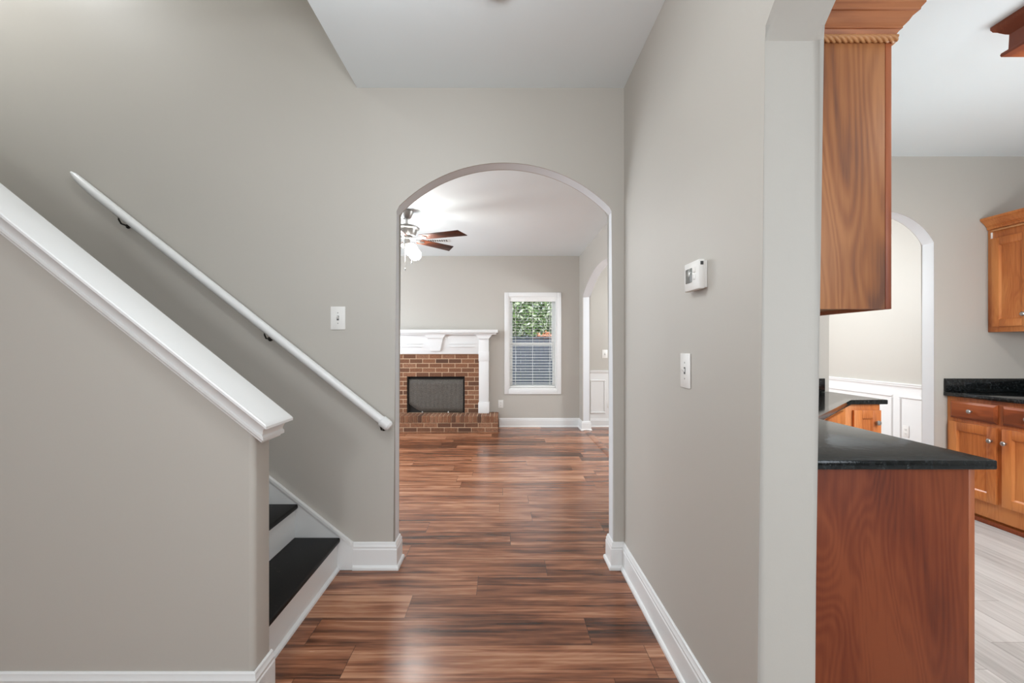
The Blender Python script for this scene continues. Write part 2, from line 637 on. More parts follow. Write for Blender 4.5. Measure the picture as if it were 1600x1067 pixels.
# living back wall with the window hole
WX0, WX1, WZ0, WZ1 = 0.088, 0.842, 0.592, 2.034
mb = MB()
mb.box(-4.2, WX0, YL, YL + 0.14, 0, LC + 0.02)
mb.box(WX1, XW + 0.1, YL, YL + 0.14, 0, LC + 0.02)
mb.box(WX0, WX1, YL, YL + 0.14, 0, WZ0)
mb.box(WX0, WX1, YL, YL + 0.14, WZ1, LC + 0.02)
struct(mb.build('wall_living_back', M['wall'], smooth=False), 'greige living room back wall with fireplace and window')
for nm, b in (('wall_living_left', (-3.42, -3.30, YB, YL, 0, LC + 0.02)),
              ('wall_outer', (XW, XW + 0.1, -2.7, YL, 0, HC + 0.02)),
              ('wall_rear', (-4.2, XW + 0.1, -2.72, -2.6, 0, HC + 0.02)),
              ('wall_left', (-4.2, -4.08, -2.6, YA, 0, 5.25)),
              ('wall_stairwell_right', (-0.833, -0.72, 1.563, YA, HC + 0.30, 5.25)),
              ('wall_stairwell_near', (-4.2, -0.72, 1.45, 1.563, HC + 0.30, 5.25))):
    mb = MB(); mb.box(*b)
    struct(mb.build(nm, M['wall'], smooth=False))

# low wall beside the stairs, its top sloping with them
SL = 0.80
KX, KY0, KY1 = -0.855, 1.563, 1.678


def captop(x): return 1.0 - SL * (x + 0.79)


xt = -0.79 - (HC - 1.0) / SL
mb = MB()
fs = mb.prism([(-4.08, 0), (KX, 0), (KX, captop(KX) - 0.03), (xt, HC - 0.03), (-4.08, HC - 0.03)], KY0, KY1, 'Y')
es = [e for e in mb.bm.edges if abs(e.verts[0].co.x - KX) < 1e-4 and abs(e.verts[1].co.x - KX) < 1e-4 and abs(e.verts[0].co.z - e.verts[1].co.z) > 0.2]
bmesh.ops.bevel(mb.bm, geom=es, offset=0.02, segments=4, affect='EDGES', profile=0.5)
struct(mb.build('wall_stair', M['wall'], angle=25), 'greige low stair wall with sloping top')

# sloping white cap on the low wall
mb = MB()
levels = [(0.030, -0.002), (0.036, 0.0), (0.040, 0.004), (0.040, 0.013), (0.034, 0.018), (0.026, 0.026), (0.019, 0.038), (0.015, 0.052), (0.014, 0.060), (0.018, 0.064), (0.018, 0.074), (0.010, 0.082), (0.008, 0.090), (0.0, 0.092)]
rings = []
for o, d in levels:
    xa, xb = xt + 0.02, KX + 0.022 + o
    ring = []
    for (x, y) in ((xa, KY0 - o), (xb, KY0 - o), (xb, KY1 + o), (xa, KY1 + o)):
        ring.append(mb.bm.verts.new((x, y, captop(x) - d)))
    rings.append(ring)
for A, B in zip(rings, rings[1:]):
    for i in range(4):
        mb.bm.faces.new((A[i], A[(i + 1) % 4], B[(i + 1) % 4], B[i]))
mb.bm.faces.new(rings[0]); mb.bm.faces.new(list(reversed(rings[-1])))
struct(mb.build('trim_1', M['trim'], angle=20), 'white moulded cap sloping along the low stair wall')

# baseboards
BASE = [(0, 0), (0.026, 0), (0.026, 0.012), (0.022, 0.020), (0.015, 0.024), (0.015, 0.112), (0.012, 0.118), (0.013, 0.128), (0.008, 0.138), (0.007, 0.147), (0.003, 0.152), (0, 0.152)]


def base(name, path, label=None, prof=BASE):
    mb = MB(); mb.sweep(path, prof)
    return struct(mb.build(name, M['trim'], angle=25), label)


AL, AR = 0.0055 - 0.6225, 0.0055 + 0.6225
base('baseboard_left', [(-0.852, YA), (AL, YA), (AL, YB), (-3.3, YB)], 'white baseboard wrapping the left foot of the hall arch')
base('baseboard_right', [(XL, YB), (AR, YB), (AR, YA), (XR, YA), (XR, YE), (XK, YE), (XK, 1.425)], 'white baseboard along the right hall wall')
base('baseboard_stair', [(-4.0, KY0), (KX, KY0), (KX, KY1)], 'white baseboard of the low stair wall')
BASEL = [(u, v * 0.92) for u, v in BASE]
base('baseboard_living', [(-0.06, YL), (XL, YL), (XL, 6.82), (XL + 0.115, 6.82), (XL + 0.115, YL), (XW, YL), (XW, KB1), (3.353, KB1), (3.353, KB0)], 'white baseboard of living room and dining room', BASEL)

# wainscot of the dining room
CR = 0.885
WN = [(0, 0), (0.008, 0.0), (0.010, 0.010), (0.018, 0.022), (0.018, 0.034), (0.026, 0.040), (0.026, 0.052), (0.0, 0.052)]


def frame_mould(mb, P, u0, u1, z0, z1):
    """picture-frame moulding on a wall; P maps (u, out, z) to world"""
    t = 0.028
    for (a, b, c, d) in ((u0, u1, z0, z0 + t), (u0, u1, z1 - t, z1), (u0, u0 + t, z0 + t, z1 - t), (u1 - t, u1, z0 + t, z1 - t)):
        q = [P(a, 0, c), P(b, 0, c), P(b, 0, d), P(a, 0, d)]
        e = 0.008
        r = [P(a + e, 0.014, c + e), P(b - e, 0.014, c + e), P(b - e, 0.014, d - e), P(a + e, 0.014, d - e)]
        A = [mb.bm.verts.new(x) for x in q]; B = [mb.bm.verts.new(x) for x in r]
        mb.bm.faces.new(B)
        for i in range(4): mb.bm.faces.new((A[i], A[(i + 1) % 4], B[(i + 1) % 4], B[i]))


mb = MB()
mb.box(XW - 0.006, XW - 0.0005, KB1, YL, 0.13, CR - 0.03)
mb.sweep([(XW, YL), (XW, KB1)], WN, CR - 0.052)
PR = lambda u, o, z: (XW - 0.006 - o, u, z)
for (a, b) in ((3.80, 4.70), (4.775, 5.74), (5.82, 7.0)):
    frame_mould(mb, PR, a, b, 0.21, 0.76)
mb.box(XL + 0.12, XW, YL - 0.006, YL - 0.0005, 0.13, CR - 0.03)
mb.sweep([(XL + 0.116, YL), (XW - 0.02, YL)], WN, CR - 0.052)
PBK = lambda u, o, z: (u, YL - 0.006 - o, z)
for (a, b) in ((1.36, 1.60), (1.70, 2.80), (2.88, 4.0)):
    frame_mould(mb, PBK, a, b, 0.21, 0.74)
struct(mb.build('trim_2', M['trim'], smooth=False), 'white panelled dining room wainscot with chair rail')

# threshold strip between living room and dining room
mb = MB(); mb.prism([(XL + 0.005, 0), (XL + 0.02, 0.010), (XL + 0.06, 0.013), (XL + 0.095, 0.010), (XL + 0.11, 0)], 4.22, 6.795, 'Y')
struct(mb.build('trim_3', M['floor']), 'brown threshold strip in the dining room arch')

# ---------------------------------------------------------------- window with blind
mb = MB()
t = 0.066
for b in ((WX0 - t, WX0, WZ0 - 0.08, WZ1 + t), (WX1, WX1 + t, WZ0 - 0.08, WZ1 + t), (WX0, WX1, WZ1, WZ1 + t), (WX0, WX1, WZ0 - 0.08, WZ0)):
    mb.box(b[0], b[1], YL - 0.018, YL + 0.0, b[2], b[3], 0.004)
win = struct(mb.build('window_1', M['trim']), 'white-cased living room window with blind')
mb = MB()   # jamb liner
mb.box(WX0, WX0 + 0.02, YL, YL + 0.14, WZ0, WZ1); mb.box(WX1 - 0.02, WX1, YL, YL + 0.14, WZ0, WZ1)
mb.box(WX0 + 0.02, WX1 - 0.02, YL, YL + 0.14, WZ1 - 0.02, WZ1); mb.box(WX0 + 0.02, WX1 - 0.02, YL - 0.01, YL + 0.14, WZ0, WZ0 + 0.02)
mb.build('window_frame', M['vinyl_frame'], win, smooth=False)
ZM = 1.297


def sash(name, z0, z1, y):
    mb = MB()
    a, b = WX0 + 0.02, WX1 - 0.02
    s = 0.042
    mb.box(a, a + s, y, y + 0.03, z0, z1); mb.box(b - s, b, y, y + 0.03, z0, z1)
    mb.box(a + s, b - s, y, y + 0.03, z0, z0 + s); mb.box(a + s, b - s, y, y + 0.03, z1 - s, z1)
    o = mb.build(name, M['vinyl_frame'], win, smooth=False)
    mb = MB(); mb.box(a + s, b - s, y + 0.012, y + 0.016, z0 + s, z1 - s)
    mb.build('window_pane', M['glass'], o, smooth=False)


sash('lower_sash', WZ0 + 0.02, ZM + 0.02, YL + 0.075)
sash('upper_sash', ZM - 0.02, WZ1 - 0.02, YL + 0.107)

bl = thing('window_blind', 'white horizontal slat blind hanging open in the living room window', 'blind', ((WX0 + WX1) / 2, YL + 0.036, WZ1 - 0.02))
hw = (WX1 - WX0) / 2 - 0.024
mb = MB(); mb.box(-hw, hw, -0.034, 0.024, -0.055, 0.0, 0.003); mb.build('headrail', M['blind'], bl)
mb = MB()
z = -0.085
H = WZ1 - WZ0 - 0.04
while z > -H + 0.04:
    m = Matrix.Translation((0, 0, z)) @ Matrix.Rotation(math.radians(3), 4, 'X')
    vs0 = len(mb.bm.verts)
    mb.box(-hw + 0.004, hw - 0.004, -0.025, 0.025, -0.0016, 0.0016)
    mb.bm.verts.ensure_lookup_table()
    bmesh.ops.transform(mb.bm, matrix=m, verts=mb.bm.verts[vs0:])
    z -= 0.0445
mb.build('slats', M['blind'], bl, smooth=False)
mb = MB(); mb.box(-hw + 0.004, hw - 0.004, -0.025, 0.025, -H + 0.004, -H + 0.022, 0.004); mb.build('bottom_rail', M['blind'], bl)
for x in (-0.27, 0.0, 0.27):
    mb = MB()
    for y in (-0.0265, 0.0265): mb.tube([(x, y, -0.05), (x, y, -H + 0.02)], 0.0016, 6)
    mb.build('ladder_cord', M['blind'], bl)
mb = MB(); mb.tube([(hw - 0.06, -0.036, -0.05), (hw - 0.06, -0.040, -0.96)], 0.004, 8); mb.build('tilt_wand', M['blind'], bl)

# ---------------------------------------------------------------- outside the window
mb = MB(); mb.box(-12, 16, 7.5, 30, -0.5, -0.4)
struct(mb.build('ground', M['lawn'], smooth=False))
fe = thing('garden_fence', 'slate-grey board fence standing behind the living room window', 'fence', (1.0, 13.9, -0.4))
mb = MB()
x = -5.0
while x < 5.5:
    mb.box(x, x + 0.138, random.uniform(-0.012, 0.0), 0.012, 0.02, 1.90 + random.uniform(-0.01, 0.01), 0.004)
    x += 0.142
mb.build('fence_board', M['fence'], fe)
fe.children[0]['kind'] = 'stuff'
mb = MB()
for zz in (0.35, 1.0, 1.65): mb.box(-5, 5.5, 0.013, 0.055, zz, zz + 0.09)
mb.box(-5, 5.5, -0.05, 0.05, 1.915, 1.95)
mb.build('fence_rail', M['fence'], fe)


def tree(name, label, cat, loc, height, crown_r, n, leaf, group=None, trunk_h=None, squash=1.1, ls=0.09):
    t = thing(name, label, cat, loc, 0, group)
    th = trunk_h or height * 0.5
    mb = MB()
    mb.tube([(0, 0, 0), (0.04, 0.02, th * 0.5), (-0.03, 0, th), (0.02, 0, height * 0.8)], [0.11, 0.09, 0.07, 0.025], 10)
    for k in range(6):
        a = k * 1.05 + random.random()
        e = crown_r * 0.75
        z0 = th * (0.6 + 0.12 * k * 0.6)
        mb.tube([(0, 0, z0), (e * 0.5 * math.cos(a), e * 0.5 * math.sin(a), z0 + 0.35), (e * math.cos(a), e * math.sin(a), z0 + 0.6)], [0.045, 0.03, 0.012], 6)
    mb.build('trunk', M['bark'], t)
    mb = MB()
    clumps = []
    for k in range(34):
        while True:
            p = Vector((random.uniform(-1, 1), random.uniform(-1, 1), random.uniform(-1, 1)))
            if p.length < 0.7: break
        clumps.append((Vector((p.x * crown_r, p.y * crown_r, height - crown_r * squash + p.z * crown_r * squash)), random.uniform(0.30, 0.42) * crown_r))
    for k in range(n):
        c, r = random.choice(clumps)
        d = Vector((random.gauss(0, 1), random.gauss(0, 1), random.gauss(0, 1))).normalized()
        p = c + d * r * random.uniform(0.6, 1.05)
        nrm = (d + Vector((random.gauss(0, .5), random.gauss(0, .5), random.gauss(0.3, .5)))).normalized()
        u = nrm.orthogonal().normalized()
        u = (Matrix.Rotation(random.uniform(0, 2 * PI), 3, nrm) @ u)
        v = nrm.cross(u)
        s = ls * random.uniform(0.7, 1.3)
        q = [p - u * s, p - v * s * 0.42 + nrm * s * 0.1, p + u * s, p + v * s * 0.42 + nrm * s * 0.1]
        mb.bm.faces.new([mb.bm.verts.new(x) for x in q])
    f = mb.build('foliage', leaf, t, smooth=False)
    return t


tree('leafy_tree', 'tall green leafy tree behind the fence at the left of the window view', 'tree', (-0.25, 16.4, -0.4), 4.3, 1.28, 5200, M['leaf'])
tree('leafy_tree', 'pale green leafy tree behind the fence at the right of the window view', 'tree', (2.6, 16.4, -0.4), 4.2, 1.28, 5200, M['leaf'])
tree('leafy_tree', 'dense green tree farthest back between the two nearer trees', 'tree', (1.2, 20.6, -0.4), 5.2, 2.2, 7000, M['leaf'], ls=0.12)
tree('orange_shrub', 'shrub with orange leaves just above the fence top', 'shrub', (1.28, 14.5, -0.4), 2.22, 0.36, 900, M['leaf_orange'], trunk_h=1.3, ls=0.05)

# ---------------------------------------------------------------- staircase
st = thing('staircase', 'black-treaded staircase with white risers rising left behind the low wall', 'staircase', (-0.92, YA, 0))
Y0, Y1 = KY1 - YA + 0.002, -0.020
RISE, RUN = 0.19, 0.238
for i in range(12):
    zt = 0.186 + RISE * i
    xn = -RUN * i
    mb = MB()
    mb.box(xn - RUN - 0.03, xn, Y0, Y1, zt - 0.028, zt, 0.009, seg=3)
    mb.build('tread', M['tread'], st)
    mb = MB(); mb.box(xn - 0.038, xn - 0.018, Y0, Y1, max(0, zt - RISE + 0.001) if i else 0.0, zt - 0.028)
    mb.build('riser', M['trim'], st, smooth=False)
mb = MB(); mb.prism([(-0.018, 0.0), (-0.003, 0.0), (-0.005, 0.010), (-0.011, 0.016), (-0.018, 0.018)], Y0 + 0.01, Y1, 'Y')
mb.build('shoe_moulding', M['trim'], st)
ox = -0.92
mb = MB()
sk = [(-0.852 - ox, 0), (-0.852 - ox, 0.152), (-0.864 - ox, 0.160)]
xe = -3.9
sk += [(xe - ox, 0.160 + 0.795 * (-0.864 - xe)), (xe - ox, 0.160 + 0.795 * (-0.864 - xe) - 0.35), (-0.95 - ox, 0)]
mb.prism(sk, -0.0195, -0.0005, 'Y')
a = math.atan(0.795)
p0, p1 = (-0.862 - ox, 0.158), (xe - ox, 0.158 + 0.795 * (-0.862 - xe))
mb.prism([(p0[0], p0[1] + 0.002), (p1[0], p1[1] + 0.002), (p1[0], p1[1] - 0.016), (p0[0], p0[1] - 0.016)], -0.026, -0.0195, 'Y')
mb.build('skirt_board', M['trim'], st, smooth=False)

# ---------------------------------------------------------------- handrail
hr = thing('wall_handrail', 'white round handrail sloping down the stair wall', 'handrail', (-0.62, YA, 0.83))
yr = -0.068
A0 = Vector((-0.632 + 0.62, yr, 0.822 - 0.83)); A1 = Vector((-2.40 + 0.62, yr, 2.222 - 0.83))
dd = (A1 - A0).normalized()
mb = MB()
L = (A1 - A0).length
mb.tube([A0 + dd * 0.03, A0 + dd * (L - 0.14), A0 + dd * (L - 0.07) + Vector((0, 0, 0.004)), A0 + dd * (L - 0.02) + Vector((0, 0, 0.010)), A1 + Vector((0, 0, 0.012))], [0.024, 0.024, 0.021, 0.014, 0.005], 18)
mb.build('rail', M['trim'], hr)
mb = MB(); mb.lathe([(0.010, -0.010), (0.022, -0.006), (0.030, 0.006), (0.031, 0.05), (0.025, 0.056)], A0, dd, 20)
mb.build('rail_end_cap', M['trim'], hr)
for xb in (-0.680, -1.325, -2.135):
    s = (xb - A0.x - (-0.62)) / dd.x
    p = A0 + dd * s
    mb = MB()
    wz = p.z - 0.062
    mb.lathe([(0.014, 0.0), (0.014, 0.004), (0.009, 0.007)], (p.x, -0.0005, wz), (0, -1, 0), 16)
    mb.tube([(p.x, -0.006, wz), (p.x, yr * 0.75, wz + 0.002), (p.x, yr, wz + 0.022), (p.x, yr, p.z - 0.024)], 0.0045, 8)
    q = Matrix.Translation((p.x, yr, p.z - 0.026)) @ Matrix.Rotation(math.atan2(dd.z, -dd.x), 4, 'Y')
    k0 = len(mb.bm.verts)
    mb.box(-0.03, 0.03, -0.010, 0.010, -0.002, 0.002)
    mb.bm.verts.ensure_lookup_table()
    bmesh.ops.transform(mb.bm, matrix=q, verts=mb.bm.verts[k0:])
    mb.build('rail_bracket', M['dark_metal'], hr)

# ---------------------------------------------------------------- switches, outlets, thermostat


def plate(t, w, h):
    mb = MB(); mb.box(-w / 2, w / 2, -0.006, -0.0005, -h / 2, h / 2, 0.003); mb.build('cover_plate', M['plastic'], t)


def switch(label, loc, rz, w, h, group='toggle light switches'):
    t = thing('light_switch', label, 'light switch', loc, rz)
    plate(t, w, h)
    mb = MB(); mb.box(-0.006, 0.006, -0.0068, -0.006, -0.013, 0.013); mb.build('toggle_slot', M['dark_plastic'], t, smooth=False)
    mb = MB(); mb.prism([(-0.006, -0.006), (-0.006, 0.007), (-0.019, 0.011), (-0.019, 0.004)], -0.004, 0.004, 'X'); mb.build('toggle', M['plastic'], t)
    for z in (-0.030, 0.030):
        mb = MB(); mb.lathe([(0.0032, 0), (0.0032, 0.0008)], (0, -0.006, z), (0, -1, 0), 10); mb.build('screw', M['nickel'], t)
    return t


def outlet(label, loc, rz, w=0.072, h=0.118):
    t = thing('wall_outlet', label, 'outlet', loc, rz)
    plate(t, w, h)
    for z in (-0.020, 0.020):
        mb = MB(); mb.box(-0.016, 0.016, -0.0085, -0.006, z - 0.014, z + 0.014, 0.0015); s = mb.build('socket', M['plastic'], t)
        mb = MB()
        for x in (-0.006, 0.006): mb.box(x - 0.0012, x + 0.0012, -0.0090, -0.0085, z - 0.002, z + 0.006)
        mb.lathe([(0.0024, 0), (0.0024, 0.0005)], (0, -0.0085, z - 0.008), (0, -1, 0), 8)
        mb.build('slot', M['dark_plastic'], s, smooth=False)
    return t


switch('white toggle light switch on the stair wall left of the arch', (-0.940, YA, 1.427), 0, 0.084, 0.132)
switch('white toggle light switch under the thermostat on the right wall', (XR, 1.714, 1.176), -PI / 2, 0.088, 0.130)
switch('white light switch on the dining room wall above the wainscot', (1.59, YL, 1.14), 0, 0.085, 0.13)
outlet('white wall outlet low between the brick hearth and the window', (-0.035, YL, 0.36), 0, 0.08, 0.125)
outlet('white outlet set in the wainscot seen over the kitchen counter', (XW - 0.006, 4.62, 0.40), -PI / 2)
outlet('white outlet set in the far dining wainscot beside the hall arch', (1.66, YL - 0.006, 0.36), 0)

th = thing('thermostat', 'white digital thermostat with grey screen on the right wall', 'thermostat', (XR, 1.593, 1.513), -PI / 2)
mb = MB(); mb.box(-0.058, 0.058, -0.010, -0.0005, -0.046, 0.046, 0.002); mb.build('back_plate', M['plastic'], th)
mb = MB(); mb.box(-0.062, 0.062, -0.031, -0.010, -0.050, 0.050, 0.004); mb.build('body', M['plastic'], th)
mb = MB(); mb.box(-0.046, 0.006, -0.0325, -0.031, -0.022, 0.028, 0.0006); mb.build('screen', M['lcd'], th)
for z in (0.018, -0.006):
    mb = MB(); mb.box(0.020, 0.034, -0.0335, -0.031, z - 0.009, z + 0.009, 0.001); mb.build('button', M['plastic'], th)
mb = MB(); mb.box(0.0622, 0.0628, -0.026, -0.016, 0.030, 0.042); mb.build('side_vent', M['dark_plastic'], th, smooth=False)

sd = thing('smoke_detector', 'white round smoke detector on the hall ceiling at the top edge', 'smoke detector', (-0.045, 1.838, HC))
mb = MB(); mb.lathe([(0.066, -0.0005), (0.066, -0.012), (0.058, -0.014)], n=32); mb.build('mounting_base', M['plastic'], sd)
mb = MB(); mb.lathe([(0.058, -0.014), (0.056, -0.030), (0.044, -0.038), (0, -0.040)], n=32); mb.build('cover', M['plastic'], sd)

# ---------------------------------------------------------------- fireplace
FX = -1.035
fp = thing('fireplace', 'brown brick fireplace with white mantel and raised brick hearth', 'fireplace', (FX, YL, 0))
YF = -0.10


def brick_panel(mb, mm, x0, x1, z0, z1, yf, yb, hole=None, bl=0.2, ch=0.067, phase=0.0, jit=0.002):
    g = 0.010
    row = 0
    z = z0
    while z < z1 - 0.02:
        zt = min(z + ch - g, z1)
        x = x0 - ((row % 2) * 0.5 + phase) * bl
        while x < x1:
            a, b = max(x, x0), min(x + bl - g, x1)
            segs = [(a, b)]
            if hole and zt > hole[2] and z < hole[3]:
                segs = []
                if a < hole[0]: segs.append((a, min(b, hole[0])))
                if b > hole[1]: segs.append((max(a, hole[1]), b))
            for (p, q) in segs:
                if q - p > 0.02:
                    mb.box(p, q, yf - random.uniform(0, jit), yb, z, zt, 0.0025, seg=1)
            x += bl
        z += ch
        row += 1


HZ = 0.234
hole = (-0.445, 0.445, HZ, 0.79)
mb = MB()
brick_panel(mb, None, -0.67, 0.67, HZ + 0.004, 1.146, YF, -0.05, hole, ch=0.0695, phase=0.15)
bf = mb.build('brick_facing', M['brick'], fp, smooth=False)
mb = MB()
for b in ((-0.67, -0.445, HZ, 1.146), (0.445, 0.67, HZ, 1.146), (-0.445, 0.445, 0.795, 1.146)):
    mb.box(b[0], b[1], YF + 0.002, -0.001, b[2], b[3])
mb.build('mortar_bed', M['mortar'], bf, smooth=False)
# hearth
HY = -0.42
mb = MB()
brick_panel(mb, None, -0.965, 0.965, 0.004, 0.134, HY, HY + 0.09, None, phase=0.3)
for s in (-1, 1):     # returns at the ends
    for r in range(2):
        z = 0.004 + r * 0.067
        y = HY + 0.10 + (0.0 if r else -0.0)
        while y < -0.03:
            x = s * 0.965
            mb.box(min(x, x - s * 0.09), max(x, x - s * 0.09), y, min(y + 0.19, -0.002), z, z + 0.057, 0.0025, seg=1)
            y += 0.2
x = -0.972
while x < 0.95:
    for (ya, yb) in ((HY - 0.008, HY + 0.195), (HY + 0.205, -0.102)):
        mb.box(x, x + 0.053, ya, yb, 0.138 + random.uniform(0, 0.002), HZ + random.uniform(-0.002, 0.002), 0.003, seg=1)
    if x < -0.70 or x > 0.66: mb.box(x, x + 0.053, -0.092, -0.002, 0.138, HZ, 0.003, seg=1)
    x += 0.0627
he = mb.build('hearth', M['brick'], fp, smooth=False)
mb = MB(); mb.box(-0.958, 0.958, HY + 0.002, -0.001, 0.0, HZ - 0.003)
mb.build('mortar_bed', M['mortar'], he, smooth=False)
# firebox and screen
mb = MB()
x0, x1, z0, z1 = -0.445, 0.445, HZ, 0.795
mb.box(x0 + 0.001, x1 - 0.001, -0.045, -0.015, z0, z1)
for b in ((x0 + 0.001, x0 + 0.014), (x1 - 0.014, x1 - 0.001)): mb.box(b[0], b[1], YF + 0.012, -0.045, z0, z1)
mb.box(x0 + 0.001, x1 - 0.001, YF + 0.012, -0.045, z1 - 0.010, z1 - 0.001)
mb.build('firebox', M['firebox_dark'], fp, smooth=False)
mb = MB()
n = 90
prev = None
for i in range(n + 1):
    x = x0 + 0.022 + (x1 - x0 - 0.044) * i / n
    y = YF + 0.034 + 0.0012 * math.sin(i * 0.9)
    zb = HZ + 0.008
    if i < 24: zb += 0.13 * (1 - i / 24) ** 1.4
    c = [mb.bm.verts.new((x, y, zb + (z1 - 0.045 - zb) * k / 6)) for k in range(7)]
    if prev:
        for k in range(6): mb.bm.faces.new((prev[k], c[k], c[k + 1], prev[k + 1]))
    prev = c
fsn = mb.build('fire_screen', M['screen'], fp)
sol = fsn.modifiers.new('thickness', 'SOLIDIFY'); sol.thickness = 0.002
mb = MB(); mb.tube([(x0 + 0.016, YF + 0.034, z1 - 0.042), (x1 - 0.016, YF + 0.034, z1 - 0.042)], 0.006, 8)
mb.build('screen_rod', M['dark_metal'], fsn)
for x in (-0.21, 0.19):
    mb = MB(); mb.lathe([(0.012, 0), (0.010, 0.012), (0.006, 0.02), (0, 0.022)], (x, YF + 0.01, HZ + 0.003), (0, 0, 1), 10)
    mb.build('screen_weight', M['nickel'], fsn)
# mantel
mb = MB(); mb.box(-0.665, 0.665, -0.135, -0.001, 1.142, 1.46, 0.003)
man = mb.build('mantel', M['trim'], fp)
mb = MB()
mb.box(-0.957, 0.957, -0.235, -0.001, 1.462, 1.513, 0.006)
mb.box(-0.93, 0.93, -0.205, -0.001, 1.440, 1.462, 0.004)
mb.build('mantel_shelf', M['trim'], man)
mb = MB()
mb.prism([(-0.075, 1.19), (0.075, 1.19), (0.118, 1.385), (-0.118, 1.385)], -0.172, -0.135, 'Y')
mb.prism([(-0.118, 1.385), (0.118, 1.385), (0.165, 1.44), (-0.165, 1.44)], -0.192, -0.135, 'Y')
mb.build('keystone', M['trim'], man, smooth=False)
for s in (-1, 1):
    mb = MB()
    for z in (1.255, 1.297):
        mb.box(min(s * 0.21, s * 0.61), max(s * 0.21, s * 0.61), -0.153, -0.135, z - 0.005, z + 0.005, 0.002)
    mb.build('frieze_bead', M['trim'], man)
    xa, xb = sorted((s * 0.665, s * 0.815))
    mb = MB()
    mb.box(xa, xb, -0.150, -0.001, HZ + 0.002, 1.385, 0.003)
    mb.box(xa - 0.008, xb + 0.008, -0.162, -0.001, HZ + 0.002, 0.40, 0.004)
    mb.box(xa - 0.004, xb + 0.004, -0.156, -0.001, 1.035, 1.18, 0.003)
    # flaring capital
    mb.prism([(xa, 1.375), (xb, 1.375), (xb + 0.055, 1.44), (xa - 0.055, 1.44)], -0.175, -0.001, 'Y')
    mb.build('pilaster', M['trim'], man)

# ---------------------------------------------------------------- ceiling fan
fan = thing('ceiling_fan', 'brushed nickel ceiling fan with walnut blades and lit globe', 'ceiling fan', (-1.0, 4.72, LC))
mb = MB(); mb.lathe([(0.066, -0.0005), (0.072, -0.012), (0.066, -0.03), (0.050, -0.068), (0.038, -0.084), (0.016, -0.087)], n=28); mb.build('canopy', M['nickel'], fan)
mb = MB(); mb.lathe([(0.015, -0.085), (0.015, -0.135), (0.022, -0.137), (0.022, -0.15)], n=16); mb.build('downrod', M['nickel'], fan)
mb = MB(); mb.lathe([(0.02, -0.145), (0.06, -0.150), (0.115, -0.168), (0.132, -0.182), (0.130, -0.192), (0.108, -0.200), (0.100, -0.235), (0.085, -0.262), (0.05, -0.27)], n=36); mb.build('motor_housing', M['nickel'], fan)
for k in range(5):
    a = math.radians(-21 + 72 * k)
    mb = MB()
    n = 16
    r0, r1 = 0.17, 0.655
    pts = [(r0, -0.045), (r0 + 0.06, -0.055), (r1 - 0.03, -0.064), (r1, -0.018), (r1 + 0.004, 0.046), (r0 + 0.06, 0.055), (r0, 0.045)]
    pts = [(r0, -0.048), (r1 - 0.035, -0.062), (r1 + 0.012, 0.060), (r0, 0.050)]
    mb.prism(pts, -0.004, 0.004, 'Z', bev=0.0015)
    mt = Matrix.Translation((0, 0, -0.288)) @ Matrix.Rotation(a, 4, 'Z') @ Matrix.Rotation(math.radians(-13), 4, 'X')
    mb.xf(mt)
    bl_ = mb.build('blade', M['blade'], fan)
    mb = MB()
    mb.prism([(0.07, -0.016), (0.15, -0.012), (0.20, -0.030), (0.235, -0.012), (0.235, 0.012), (0.20, 0.030), (0.15, 0.012), (0.07, 0.016)], -0.010, -0.004, 'Z')
    mb.xf(mt)
    mb.build('blade_iron', M['nickel'], bl_, smooth=False)
mb = MB(); mb.lathe([(0.05, -0.268), (0.062, -0.275), (0.062, -0.29), (0.036, -0.30), (0.036, -0.34), (0.058, -0.352), (0.050, -0.385), (0.02, -0.40), (0, -0.402)], n=28); mb.build('light_fitter', M['nickel'], fan)
for k in range(3):
    a = math.radians(-58 + 120 * k)
    d = Vector((math.cos(a), math.sin(a), 0))
    mb = MB()
    mb.tube([d * 0.04 + Vector((0, 0, -0.365)), d * 0.085 + Vector((0, 0, -0.352)), d * 0.112 + Vector((0, 0, -0.372))], 0.009, 8)
    arm = mb.build('lamp_arm', M['nickel'], fan)
    ax = (d * 0.45 + Vector((0, 0, -1))).normalized()
    mb = MB()
    mb.lathe([(0.0, -0.004), (0.026, 0.0), (0.040, 0.012), (0.056, 0.032), (0.064, 0.058), (0.063, 0.084), (0.050, 0.108), (0.028, 0.122), (0, 0.127)], d * 0.112 + Vector((0, 0, -0.372)), ax, 24)
    mb.build('lamp_shade', M['lamp_glass'], fan)
for (x, y, L) in ((-0.006, -0.05, 0.20), (0.058, -0.03, 0.13)):
    mb = MB(); mb.tube([(x, y, -0.385), (x, y, -0.40 - L)], 0.0022, 6)
    mb.lathe([(0.002, 0), (0.007, -0.012), (0.007, -0.024), (0.002, -0.032)], (x, y, -0.40 - L), (0, 0, 1), 10)
    mb.build('pull_chain', M['nickel'], fan)

cv = thing('ceiling_vent', 'small white air vent on the living room ceiling by the fan', 'vent', (-0.86, 6.05, LC))
mb = MB()
for b in ((-0.15, 0.15, -0.075, -0.058), (-0.15, 0.15, 0.058, 0.075), (-0.15, -0.133, -0.058, 0.058), (0.133, 0.15, -0.058, 0.058)):
    mb.box(b[0], b[1], b[2], b[3], -0.008, -0.0005, 0.002)
mb.build('vent_frame', M['trim'], cv)
mb = MB(); mb.box(-0.133, 0.133, -0.058, 0.058, -0.002, -0.0005); mb.build('duct_opening', M['dark_plastic'], cv, smooth=False)
mb = MB()
for i in range(9):
    x = -0.12 + i * 0.03
    mb.prism([(x, -0.007), (x + 0.003, -0.007), (x + 0.010, -0.002), (x + 0.007, -0.002)], -0.058, 0.058, 'Y')
mb.build('louvers', M['trim'], cv, smooth=False)

# ---------------------------------------------------------------- kitchen cabinets


